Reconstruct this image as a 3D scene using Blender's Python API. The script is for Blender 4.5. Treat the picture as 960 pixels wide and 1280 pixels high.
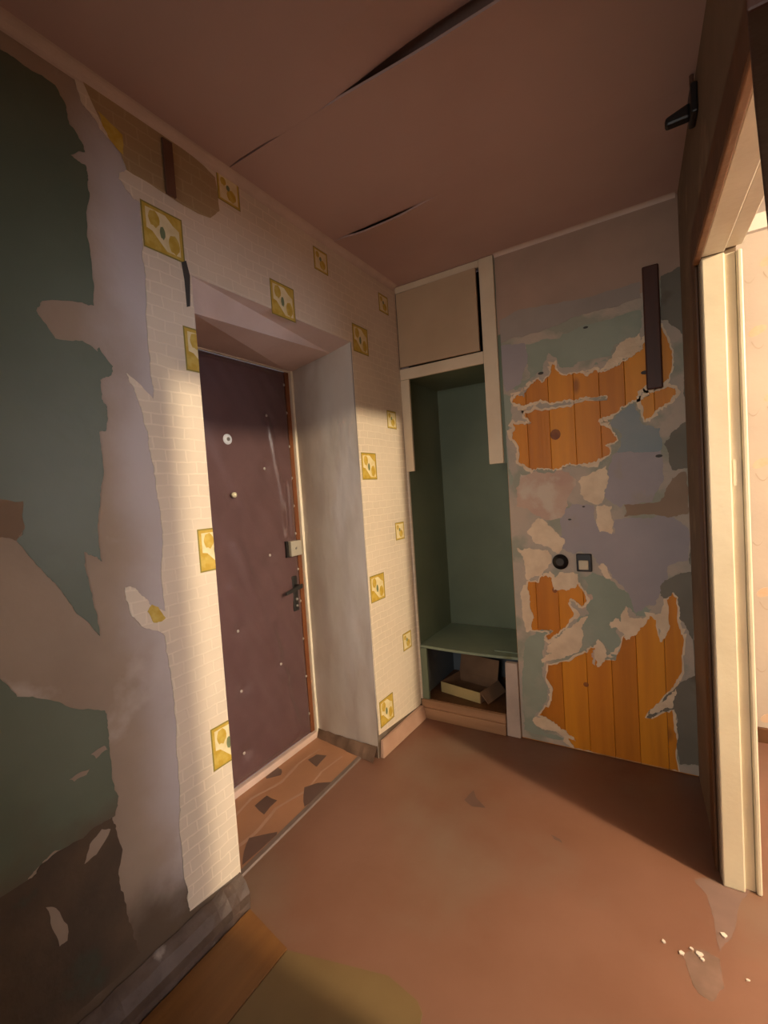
import bpy, bmesh, math, random
from mathutils import Vector, Matrix, noise
S = bpy.context.scene
for o in list(bpy.data.objects): bpy.data.objects.remove(o)

# ---------------------------------------------------------------- camera
cam = bpy.data.objects.new('camera', bpy.data.cameras.new('camera'))
S.collection.objects.link(cam); S.camera = cam
R3 = Vector((0.850374, 0.521982, -0.066322)); U3 = Vector((0.033872, 0.071478, 0.996867)); V3 = Vector((-0.525087, 0.849957, -0.043103))
cam.matrix_world = Matrix(((R3.x, U3.x, -V3.x, 0), (R3.y, U3.y, -V3.y, 0), (R3.z, U3.z, -V3.z, 1.3414), (0, 0, 0, 1)))
cam.data.sensor_fit = 'VERTICAL'; cam.data.sensor_height = 36; cam.data.lens = 36 * 572.06 / 1280
cam.data.clip_start = 0.02
S.view_settings.view_transform = 'Standard'; S.view_settings.look = 'None'
S.view_settings.gamma = 1; S.view_settings.exposure = 0.48

# ---------------------------------------------------------------- light
wd = bpy.data.worlds.new('world'); S.world = wd; wd.use_nodes = True
wd.node_tree.nodes['Background'].inputs[0].default_value = (0.5, 0.55, 0.65, 1)
wd.node_tree.nodes['Background'].inputs[1].default_value = 0.3

def light(name, kind, loc, energy, color, **k):
    d = bpy.data.lights.new(name, kind); d.energy = energy; d.color = color
    o = bpy.data.objects.new(name, d); S.collection.objects.link(o); o.location = loc
    for a, v in k.items():
        if a == 'aim': o.rotation_euler = (Vector(v) - Vector(loc)).to_track_quat('-Z', 'Y').to_euler()
        else: setattr(d, a, v)
    return o
# bare bulb hanging in the next room (warm) and that room's window (cool daylight)
light('ceiling_bulb_light', 'POINT', (2.38, 0.85, 2.36), 400, (1.0, 0.80, 0.53), shadow_soft_size=0.07)
light('next_room_window_light', 'AREA', (3.93, 1.95, 1.5), 42, (0.72, 0.82, 1.0), shape='RECTANGLE', size=1.3, size_y=1.3, aim=(0, 1.55, 1.4))
# fill lamp added in the hall behind the camera to brighten the back wall
light('hall_fill_light', 'AREA', (-0.35, -1.2, 1.5), 3.9, (1.0, 0.92, 0.84), shape='RECTANGLE', size=0.8, size_y=1.2, spread=math.radians(75), aim=(-0.6, 2.35, 1.0))

W = -1.28; D = 2.3525; H = 2.5; T = -1.73
OY0, OY1, OZ = 0.985, 1.87, 2.08            # entrance recess in the left wall
DY0, DY1, DZ = 0.87, 1.76, 1.988            # doorway in the right wall

# ---------------------------------------------------------------- outlines of torn paper and paint, in metres on their wall or floor
DATA = {
  'GREEN_A': [(0.429,2.414),(0.514,2.425),(0.569,2.423),(0.627,2.423),(0.648,2.389),(0.652,2.344),(0.676,2.318),(0.686,2.293),(0.648,2.264),(0.683,2.259),(0.688,2.233),(0.688,2.189),(0.674,2.112),(0.675,2.042),(0.675,1.969),(0.672,1.888),(0.644,1.888),(0.55,1.862),(0.536,1.835),(0.572,1.777),(0.635,1.787),(0.671,1.766),(0.676,1.78),(0.708,1.735),(0.697,1.707),(0.671,1.692),(0.67,1.641),(0.682,1.612),(0.673,1.555),(0.656,1.552),(0.658,1.456),(0.643,1.375),(0.629,1.295),(0.632,1.208),(0.613,1.225),(0.591,1.239),(0.595,1.172),(0.606,1.081),(0.61,1.014),(0.561,1.086),(0.52,1.173),(0.484,1.226),(0.451,1.286),(0.469,1.312),(0.471,1.377),(0.428,1.383),(-1.053,1.39)],
  'RUST': [(-1.053,1.39),(0.428,1.383),(0.471,1.377),(0.469,1.312),(0.451,1.286),(0.421,1.297),(-1.061,1.293)],
  'GREEN_B': [(-1.082,1.035),(0.395,0.983),(0.422,0.93),(0.478,0.9),(0.54,0.849),(0.605,0.816),(0.607,0.769),(0.608,0.71),(0.608,0.62),(0.619,0.574),(0.606,0.529),(0.571,0.524),(0.524,0.518),(0.465,0.534),(0.436,0.522),(0.406,0.506),(-1.046,0.492),(-1.123,0.522)],
  'BROWN_C': [(-1.123,0.522),(-1.046,0.492),(0.406,0.506),(0.436,0.522),(0.525,0.522),(0.598,0.528),(0.606,0.483),(0.607,0.394),(0.609,0.302),(0.622,0.201),(0.639,0.117),(0.483,0.112),(-1.158,0.094)],
  'CHIPS': [[(0.508,0.684),(0.534,0.689),(0.558,0.686),(0.547,0.675),(0.518,0.674)],[(0.561,0.72),(0.595,0.726),(0.602,0.713),(0.573,0.703)],[(0.57,0.516),(0.591,0.502),(0.552,0.461),(0.523,0.457),(0.539,0.497)],[(0.435,0.417),(0.455,0.398),(0.474,0.341),(0.471,0.303),(0.454,0.303),(0.443,0.358)]],
  'TEAR': [(0.674,2.52),(0.677,2.486),(0.691,2.418),(0.723,2.397),(0.744,2.374),(0.785,2.353),(0.797,2.307),(0.771,2.271),(0.801,2.246),(0.83,2.232),(0.828,2.105),(0.828,2.024),(0.817,1.799),(0.818,1.705),(0.817,1.661),(0.744,1.724),(0.763,1.676),(0.782,1.601),(0.791,1.523),(0.799,1.441),(0.807,1.344),(0.803,1.196),(0.796,1.032),(0.749,1.065),(0.72,1.111),(0.686,1.127),(0.693,1.058),(0.727,1.003),(0.789,0.959),(0.793,0.868),(0.797,0.847),(0.798,0.719),(0.795,0.553),(0.789,0.427),(0.783,0.311),(0.791,0.166),(0.791,0.106)],
  'OLD_BAND': [(0.691,2.487),(0.734,2.402),(0.779,2.356),(0.797,2.307),(0.874,2.304),(0.98,2.295),(1.078,2.303),(1.121,2.347),(1.112,2.455),(1.027,2.476),(0.916,2.489),(0.795,2.489)],
  'SLIT': [(0.951,2.108),(0.969,2.12),(0.979,2.076),(0.97,1.977),(0.958,1.971),(0.957,2.056)],
  'WOOD1': [(-0.647,1.754),(-0.62,1.785),(-0.586,1.769),(-0.575,1.797),(-0.549,1.827),(-0.514,1.845),(-0.497,1.822),(-0.482,1.839),(-0.457,1.858),(-0.446,1.904),(-0.432,1.892),(-0.424,1.866),(-0.403,1.843),(-0.367,1.841),(-0.332,1.839),(-0.306,1.828),(-0.289,1.817),(-0.272,1.828),(-0.254,1.838),(-0.247,1.823),(-0.205,1.828),(-0.188,1.843),(-0.139,1.855),(-0.107,1.866),(-0.098,1.891),(-0.087,1.9),(-0.076,1.882),(-0.063,1.914),(-0.028,1.948),(-0.011,1.996),(0.023,1.928),(0.043,1.865),(0.041,1.797),(0.028,1.745),(-0.005,1.734),(-0.05,1.736),(-0.07,1.724),(-0.075,1.694),(-0.114,1.678),(-0.155,1.658),(-0.18,1.63),(-0.222,1.618),(-0.247,1.615),(-0.256,1.6),(-0.224,1.573),(-0.2,1.547),(-0.181,1.508),(-0.21,1.498),(-0.231,1.491),(-0.212,1.457),(-0.238,1.436),(-0.272,1.416),(-0.333,1.412),(-0.386,1.422),(-0.423,1.411),(-0.47,1.4),(-0.498,1.407),(-0.566,1.401),(-0.604,1.436),(-0.633,1.449),(-0.626,1.499),(-0.638,1.551),(-0.657,1.574),(-0.639,1.622),(-0.648,1.648),(-0.613,1.639),(-0.559,1.631),(-0.591,1.676),(-0.586,1.69),(-0.456,1.69),(-0.32,1.702),(-0.215,1.694),(-0.211,1.71),(-0.243,1.717),(-0.294,1.721),(-0.364,1.72),(-0.455,1.722),(-0.539,1.737),(-0.589,1.725),(-0.628,1.741)],
  'WOOD1C': [(-0.074,1.707),(-0.036,1.7),(0.008,1.706),(0.049,1.703),(0.051,1.677),(0.029,1.647),(-0.009,1.631),(-0.04,1.597),(-0.068,1.574),(-0.074,1.602),(-0.08,1.655)],
  'WOOD2': [(-0.615,0.834),(-0.566,0.832),(-0.544,0.868),(-0.496,0.86),(-0.49,0.8),(-0.424,0.804),(-0.377,0.836),(-0.347,0.798),(-0.34,0.76),(-0.364,0.724),(-0.39,0.747),(-0.417,0.76),(-0.427,0.739),(-0.402,0.687),(-0.441,0.623),(-0.481,0.579),(-0.531,0.543),(-0.54,0.557),(-0.509,0.596),(-0.608,0.586),(-0.595,0.65),(-0.612,0.71)],
  'WOOD3': [(-0.537,0.413),(-0.421,0.455),(-0.351,0.499),(-0.328,0.527),(-0.301,0.54),(-0.304,0.452),(-0.269,0.476),(-0.226,0.482),(-0.188,0.601),(-0.163,0.599),(-0.121,0.645),(-0.08,0.705),(-0.057,0.688),(-0.045,0.589),(-0.004,0.666),(-0.012,0.782),(0.008,0.815),(0.026,0.794),(0.023,0.705),(0.046,0.609),(0.034,0.464),(-0.006,0.386),(-0.07,0.3),(-0.117,0.226),(-0.089,0.227),(-0.009,0.285),(-0.005,0.194),(0.004,0.132),(0.006,0.049),(-0.095,0.042),(-0.261,0.029),(-0.431,0.044),(-0.485,0.088),(-0.541,0.127),(-0.6,0.141),(-0.537,0.211),(-0.519,0.287),(-0.55,0.344)],
  'PATCHES': {'sage1': [(-0.563,2.025),(-0.404,2.018),(-0.394,2.034),(-0.279,2.053),(-0.069,2.062),(-0.064,2.0),(-0.072,1.968),(-0.136,1.947),(-0.185,1.914),(-0.203,1.873),(-0.245,1.859),(-0.255,1.875),(-0.267,1.85),(-0.288,1.84),(-0.322,1.865),(-0.333,1.9),(-0.352,1.871),(-0.401,1.876),(-0.43,1.934),(-0.462,1.96),(-0.477,1.925),(-0.489,1.874),(-0.513,1.879),(-0.553,1.852),(-0.583,1.823),(-0.624,1.81),(-0.643,1.824),(-0.612,1.848),(-0.552,1.857),(-0.563,1.928)],'sage2': [(-0.357,0.866),(-0.312,0.897),(-0.253,0.87),(-0.22,0.853),(-0.179,0.818),(-0.132,0.774),(-0.071,0.733),(-0.087,0.713),(-0.135,0.7),(-0.151,0.717),(-0.174,0.743),(-0.189,0.667),(-0.22,0.626),(-0.206,0.552),(-0.225,0.497),(-0.251,0.493),(-0.266,0.544),(-0.29,0.58),(-0.309,0.563),(-0.332,0.536),(-0.355,0.509),(-0.387,0.5),(-0.389,0.559),(-0.368,0.63),(-0.386,0.629),(-0.414,0.606),(-0.384,0.668),(-0.334,0.692),(-0.345,0.73),(-0.328,0.771),(-0.335,0.819)],'sage3': [(-0.62,0.554),(-0.588,0.58),(-0.529,0.592),(-0.514,0.583),(-0.542,0.552),(-0.552,0.509),(-0.56,0.457),(-0.557,0.416),(-0.569,0.372),(-0.561,0.332),(-0.543,0.294),(-0.554,0.229),(-0.578,0.183),(-0.616,0.138),(-0.632,0.108),(-0.615,0.059),(-0.565,0.049),(-0.487,0.046),(-0.45,0.041),(-0.507,0.031),(-0.677,0.045),(-0.673,0.121),(-0.673,0.314),(-0.654,0.476)],'sage4': [(-0.694,1.804),(-0.647,1.764),(-0.651,1.684),(-0.68,1.607),(-0.681,1.443),(-0.661,1.36),(-0.687,1.32),(-0.698,1.424),(-0.708,1.692)],'lilac1': [(-0.693,2.046),(-0.569,2.031),(-0.562,1.931),(-0.589,1.862),(-0.615,1.831),(-0.669,1.808),(-0.689,1.892)],'lilac2': [(-0.224,1.357),(-0.204,1.438),(-0.154,1.464),(-0.015,1.45),(-0.005,1.322),(-0.054,1.219),(-0.164,1.215),(-0.181,1.197),(-0.237,1.246),(-0.244,1.293)],'lilac3': [(-0.386,1.225),(-0.29,1.211),(-0.284,1.135),(-0.277,1.107),(-0.21,1.078),(-0.208,1.143),(-0.167,1.151),(-0.056,1.148),(-0.01,1.164),(0.076,1.101),(0.072,0.963),(-0.003,0.934),(-0.014,0.836),(-0.054,0.761),(-0.102,0.739),(-0.135,0.709),(-0.179,0.827),(-0.227,0.872),(-0.25,0.927),(-0.292,0.945),(-0.308,0.993),(-0.37,0.992),(-0.415,0.991),(-0.47,1.021),(-0.439,1.07),(-0.444,1.159),(-0.414,1.206)],'blue1': [(-0.181,1.617),(-0.139,1.651),(-0.107,1.659),(-0.079,1.567),(-0.042,1.553),(-0.012,1.541),(-0.012,1.445),(-0.123,1.448),(-0.195,1.455),(-0.166,1.488),(-0.16,1.519),(-0.191,1.564),(-0.206,1.593)],'pink1': [(-0.626,1.388),(-0.547,1.397),(-0.471,1.381),(-0.424,1.39),(-0.372,1.349),(-0.364,1.32),(-0.393,1.273),(-0.405,1.216),(-0.444,1.159),(-0.482,1.15),(-0.558,1.172),(-0.605,1.214),(-0.655,1.226),(-0.65,1.318)],'pink2': [(-0.351,0.808),(-0.321,0.79),(-0.313,0.767),(-0.331,0.761),(-0.344,0.726),(-0.364,0.709),(-0.359,0.724),(-0.342,0.76)],'pink3': [(-0.333,0.497),(-0.324,0.518),(-0.301,0.525),(-0.305,0.481),(-0.318,0.442),(-0.331,0.453)],'tan1': [(-0.164,1.211),(-0.023,1.22),(0.025,1.32),(0.076,1.342),(0.078,1.162),(-0.01,1.156),(-0.166,1.156)],'olive1': [(0.077,1.015),(0.047,0.051),(0.011,0.042),(0.007,0.197),(-0.0,0.291),(-0.06,0.265),(-0.097,0.228),(-0.111,0.229),(-0.071,0.291),(-0.003,0.373),(0.04,0.461),(0.055,0.61),(0.031,0.705),(0.03,0.794),(0.012,0.819),(-0.011,0.791),(-0.036,0.799),(-0.018,0.871),(0.048,0.91)],'olive2': [(0.013,2.183),(0.116,2.201),(0.107,1.643),(0.068,1.75),(0.059,1.92),(0.033,1.993),(0.007,2.0)],'olive3': [(0.055,1.558),(0.076,1.546),(0.089,1.511),(0.084,1.358),(0.026,1.355),(0.0,1.47),(0.032,1.518)],'grey_top': [(-0.698,2.168),(-0.544,2.196),(-0.325,2.175),(-0.065,2.182),(-0.061,2.113),(-0.26,2.103),(-0.401,2.083),(-0.571,2.066),(-0.696,2.055)],'cream1': [(-0.537,0.511),(-0.502,0.546),(-0.462,0.581),(-0.414,0.621),(-0.376,0.659),(-0.339,0.682),(-0.373,0.62),(-0.371,0.561),(-0.387,0.5),(-0.458,0.46),(-0.566,0.42),(-0.571,0.435),(-0.515,0.473),(-0.544,0.485)],'cream2': [(-0.299,0.574),(-0.287,0.561),(-0.264,0.496),(-0.273,0.476),(-0.296,0.443),(-0.309,0.436),(-0.312,0.47),(-0.314,0.529)],'cream3': [(-0.244,0.662),(-0.218,0.683),(-0.198,0.666),(-0.174,0.743),(-0.16,0.688),(-0.12,0.692),(-0.08,0.706),(-0.121,0.647),(-0.155,0.605),(-0.18,0.583),(-0.188,0.611),(-0.212,0.632),(-0.241,0.633)],'cream4': [(-0.057,0.69),(-0.068,0.706),(-0.033,0.725),(-0.006,0.671),(-0.021,0.619),(-0.043,0.591)],'cream5': [(-0.117,0.226),(-0.095,0.268),(-0.023,0.346),(0.009,0.384),(-0.009,0.292),(-0.064,0.263)],'cream6': [(-0.642,0.812),(-0.62,0.834),(-0.607,0.763),(-0.612,0.71),(-0.597,0.649),(-0.61,0.586),(-0.639,0.572),(-0.653,0.686)],'cream7': [(-0.627,0.12),(-0.581,0.135),(-0.541,0.127),(-0.519,0.091),(-0.466,0.092),(-0.43,0.059),(-0.423,0.045),(-0.459,0.049),(-0.505,0.068),(-0.554,0.072),(-0.623,0.094)],'cream8': [(-0.277,1.215),(-0.214,1.208),(-0.208,1.134),(-0.219,1.078),(-0.269,1.088),(-0.284,1.135)],'cream9': [(-0.284,0.926),(-0.258,0.937),(-0.227,0.872),(-0.244,0.866),(-0.265,0.889)],'cream10': [(-0.355,1.329),(-0.291,1.371),(-0.231,1.394),(-0.221,1.338),(-0.242,1.284),(-0.255,1.224),(-0.298,1.226),(-0.348,1.271)],'cream11': [(-0.662,1.009),(-0.596,1.01),(-0.509,1.0),(-0.492,0.951),(-0.513,0.91),(-0.574,0.867),(-0.62,0.845),(-0.63,0.948)],'cream12': [(-0.607,1.092),(-0.549,1.161),(-0.484,1.11),(-0.426,1.05),(-0.462,0.981),(-0.517,1.02),(-0.575,1.04)],'cream13': [(-0.169,1.911),(-0.136,1.943),(-0.073,1.963),(-0.074,1.894),(-0.107,1.871),(-0.155,1.856),(-0.197,1.834),(-0.246,1.829),(-0.212,1.857),(-0.187,1.879)],'cream14': [(-0.058,1.735),(-0.005,1.731),(0.031,1.727),(0.038,1.712),(0.009,1.708),(-0.044,1.702),(-0.063,1.714)],'cream15': [(-0.49,0.8),(-0.433,0.808),(-0.376,0.841),(-0.374,0.885),(-0.448,0.892),(-0.491,0.86)]},
  'RAIL': [(-1.35,1.073),(-1.362,1.851)],
  'DIAMONDS': [[(-1.603,1.696),(-1.593,1.752),(-1.538,1.767),(-1.522,1.668)],[(-1.586,1.323),(-1.588,1.397),(-1.52,1.394),(-1.506,1.302)],[(-1.702,1.501),(-1.712,1.582),(-1.668,1.574),(-1.639,1.538),(-1.682,1.487)],[(-1.47,1.518),(-1.435,1.57),(-1.375,1.606),(-1.345,1.511),(-1.381,1.418),(-1.432,1.469)],[(-1.421,1.117),(-1.459,1.177),(-1.38,1.253),(-1.357,1.239),(-1.377,1.07)]],
  'CHIPFLOOR': [(0.19,1.794),(0.163,1.794),(0.211,1.829),(0.171,1.774),(0.141,1.782),(-0.006,1.434),(0.019,1.46),(0.037,1.454),(0.042,1.44),(0.14,1.431),(-0.048,1.448),(0.099,1.547)],
  'WORN': [(-0.006,1.434),(0.021,1.464),(0.057,1.472),(0.083,1.461),(0.085,1.382),(0.056,1.33),(0.026,1.34),(0.01,1.376),(0.004,1.407)],
  'DUST': [(0.037,1.729),(0.086,1.761),(0.138,1.754),(0.191,1.767),(0.152,1.69),(0.119,1.557),(0.085,1.487),(0.08,1.592),(0.07,1.679)],
  'MARKS': [[(-0.782,1.763),(-0.768,1.84),(-0.737,1.796),(-0.684,1.756),(-0.738,1.74)],[(-0.418,1.725),(-0.382,1.716),(-0.37,1.7),(-0.402,1.706)]],
}
# ---------------------------------------------------------------- materials
def mat(name, base, alt=None, scale=6.0, rough=0.7, bump=0.0, bscale=60.0, metal=0.0, detail=5.0, lo=0.4, hi=0.65, spots=None, spot_scale=3.0, spot_lo=.62, spot_hi=.7, spec=None, stretch=None):
    m = bpy.data.materials.new(name); m.use_nodes = True; nt = m.node_tree; N = nt.nodes; K = nt.links
    b = N['Principled BSDF']; b.inputs['Roughness'].default_value = rough; b.inputs['Metallic'].default_value = metal
    if spec is not None: b.inputs['Specular IOR Level'].default_value = spec
    tc = N.new('ShaderNodeTexCoord'); co = tc.outputs['Object']
    if stretch:
        mp = N.new('ShaderNodeMapping'); K.new(co, mp.inputs[0]); mp.inputs['Scale'].default_value = stretch; co = mp.outputs[0]
    if alt is None: alt = tuple(c * 0.88 for c in base)
    def ramp(src, l, h):
        r = N.new('ShaderNodeMapRange'); r.inputs[1].default_value = l; r.inputs[2].default_value = h; K.new(src, r.inputs[0]); return r.outputs[0]
    def nz(s, d=detail):
        n = N.new('ShaderNodeTexNoise'); n.inputs['Scale'].default_value = s; n.inputs['Detail'].default_value = d; K.new(co, n.inputs['Vector']); return n.outputs[0]
    def mix(f, a, c):
        x = N.new('ShaderNodeMix'); x.data_type = 'RGBA'; K.new(f, x.inputs[0])
        for s, v in ((x.inputs[6], a), (x.inputs[7], c)):
            if isinstance(v, tuple): s.default_value = (*v, 1)
            else: K.new(v, s)
        return x.outputs[2]
    col = mix(ramp(nz(scale), lo, hi), base, alt)
    if spots: col = mix(ramp(nz(spot_scale, 7), spot_lo, spot_hi), col, spots)
    K.new(col, b.inputs['Base Color'])
    if bump:
        bp = N.new('ShaderNodeBump'); bp.inputs['Strength'].default_value = bump; bp.inputs['Distance'].default_value = 0.01
        K.new(nz(bscale), bp.inputs['Height']); K.new(bp.outputs[0], b.inputs['Normal'])
    m['h'] = 1
    return m

def paper_mat(name, base, line, wide=0.07, high=0.036):
    m = mat(name, base, tuple(c * .92 for c in base), 4, .75); nt = m.node_tree; N = nt.nodes; K = nt.links
    b = N['Principled BSDF']; old = b.inputs['Base Color'].links[0].from_socket
    g = N.new('ShaderNodeNewGeometry'); s = N.new('ShaderNodeSeparateXYZ'); K.new(g.outputs['Position'], s.inputs[0])
    c = N.new('ShaderNodeCombineXYZ'); K.new(s.outputs['Y'], c.inputs[0]); K.new(s.outputs['Z'], c.inputs[1])
    n = N.new('ShaderNodeTexNoise'); n.inputs['Scale'].default_value = 14; K.new(c.outputs[0], n.inputs['Vector'])
    ad = N.new('ShaderNodeMix'); ad.data_type = 'RGBA'; ad.blend_type = 'LINEAR_LIGHT'; ad.inputs[0].default_value = .008
    K.new(c.outputs[0], ad.inputs[6]); K.new(n.outputs['Color'], ad.inputs[7])
    t = N.new('ShaderNodeTexBrick'); K.new(ad.outputs[2], t.inputs['Vector']); t.inputs['Scale'].default_value = 1
    t.inputs['Brick Width'].default_value = wide; t.inputs['Row Height'].default_value = high; t.inputs['Mortar Size'].default_value = .0035; t.inputs['Mortar Smooth'].default_value = .6
    x = N.new('ShaderNodeMix'); x.data_type = 'RGBA'; K.new(t.outputs['Fac'], x.inputs[0]); K.new(old, x.inputs[6]); x.inputs[7].default_value = (*line, 1)
    K.new(x.outputs[2], b.inputs['Base Color'])
    bp = N.new('ShaderNodeBump'); bp.inputs['Strength'].default_value = .25; bp.inputs['Distance'].default_value = .003
    K.new(t.outputs['Fac'], bp.inputs['Height']); K.new(bp.outputs[0], b.inputs['Normal'])
    return m

def bare_wall_mat():
    # tan plaster that turns into a lilac whitewashed strip beside the torn wallpaper
    m = mat('left_plaster', (.34, .255, .19), (.28, .205, .15), 3, .85, .25, 25, spots=(.42, .34, .28), spot_scale=4)
    nt = m.node_tree; N = nt.nodes; K = nt.links; b = N['Principled BSDF']; old = b.inputs['Base Color'].links[0].from_socket
    g = N.new('ShaderNodeNewGeometry'); s = N.new('ShaderNodeSeparateXYZ'); K.new(g.outputs['Position'], s.inputs[0])
    n = N.new('ShaderNodeTexNoise'); n.inputs['Scale'].default_value = 3.5; n.inputs['Detail'].default_value = 6; K.new(g.outputs['Position'], n.inputs['Vector'])
    a = N.new('ShaderNodeMath'); a.operation = 'MULTIPLY_ADD'; K.new(n.outputs[0], a.inputs[0]); a.inputs[1].default_value = .22; K.new(s.outputs['Y'], a.inputs[2])
    r = N.new('ShaderNodeMapRange'); r.interpolation_type = 'SMOOTHSTEP'; K.new(a.outputs[0], r.inputs[0]); r.inputs[1].default_value = .74; r.inputs[2].default_value = .92
    x = N.new('ShaderNodeMix'); x.data_type = 'RGBA'; K.new(r.outputs[0], x.inputs[0]); K.new(old, x.inputs[6]); x.inputs[7].default_value = (.46, .41, .41, 1)
    K.new(dirty(nt, g, x.outputs[2], .10, .34, (.10, .065, .04)), b.inputs['Base Color'])
    return m

def dirty(nt, g, col, z0, z1, dark):
    # dirt rising from the floor with a ragged edge
    N = nt.nodes; K = nt.links; s = N.new('ShaderNodeSeparateXYZ'); K.new(g.outputs['Position'], s.inputs[0])
    n = N.new('ShaderNodeTexNoise'); n.inputs['Scale'].default_value = 5; n.inputs['Detail'].default_value = 8; K.new(g.outputs['Position'], n.inputs['Vector'])
    a = N.new('ShaderNodeMath'); a.operation = 'MULTIPLY_ADD'; K.new(n.outputs[0], a.inputs[0]); a.inputs[1].default_value = .5; K.new(s.outputs['Z'], a.inputs[2])
    r = N.new('ShaderNodeMapRange'); r.interpolation_type = 'SMOOTHSTEP'; K.new(a.outputs[0], r.inputs[0]); r.inputs[1].default_value = z0 + .25; r.inputs[2].default_value = z1 + .25; r.inputs[3].default_value = 1; r.inputs[4].default_value = 0
    x = N.new('ShaderNodeMix'); x.data_type = 'RGBA'; K.new(r.outputs[0], x.inputs[0]); K.new(col, x.inputs[6]); x.inputs[7].default_value = (*dark, 1)
    return x.outputs[2]

def low_green():
    m = mat('low_green_paint', (.095, .115, .075), (.12, .14, .095), 3, .5, .1, 20); nt = m.node_tree; b = nt.nodes['Principled BSDF']
    old = b.inputs['Base Color'].links[0].from_socket; g = nt.nodes.new('ShaderNodeNewGeometry')
    nt.links.new(dirty(nt, g, old, .45, .66, (.095, .06, .034)), b.inputs['Base Color']); return m

def wood_mat(name, base, dark, axis='Z', rough=.55, knots=True):
    st = {'Z': (14, 14, .8), 'X': (.8, 14, 14), 'Y': (14, .8, 14)}[axis]
    m = mat(name, base, dark, 1.6, rough, .15, 4, stretch=st, lo=.35, hi=.7)
    return m

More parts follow.
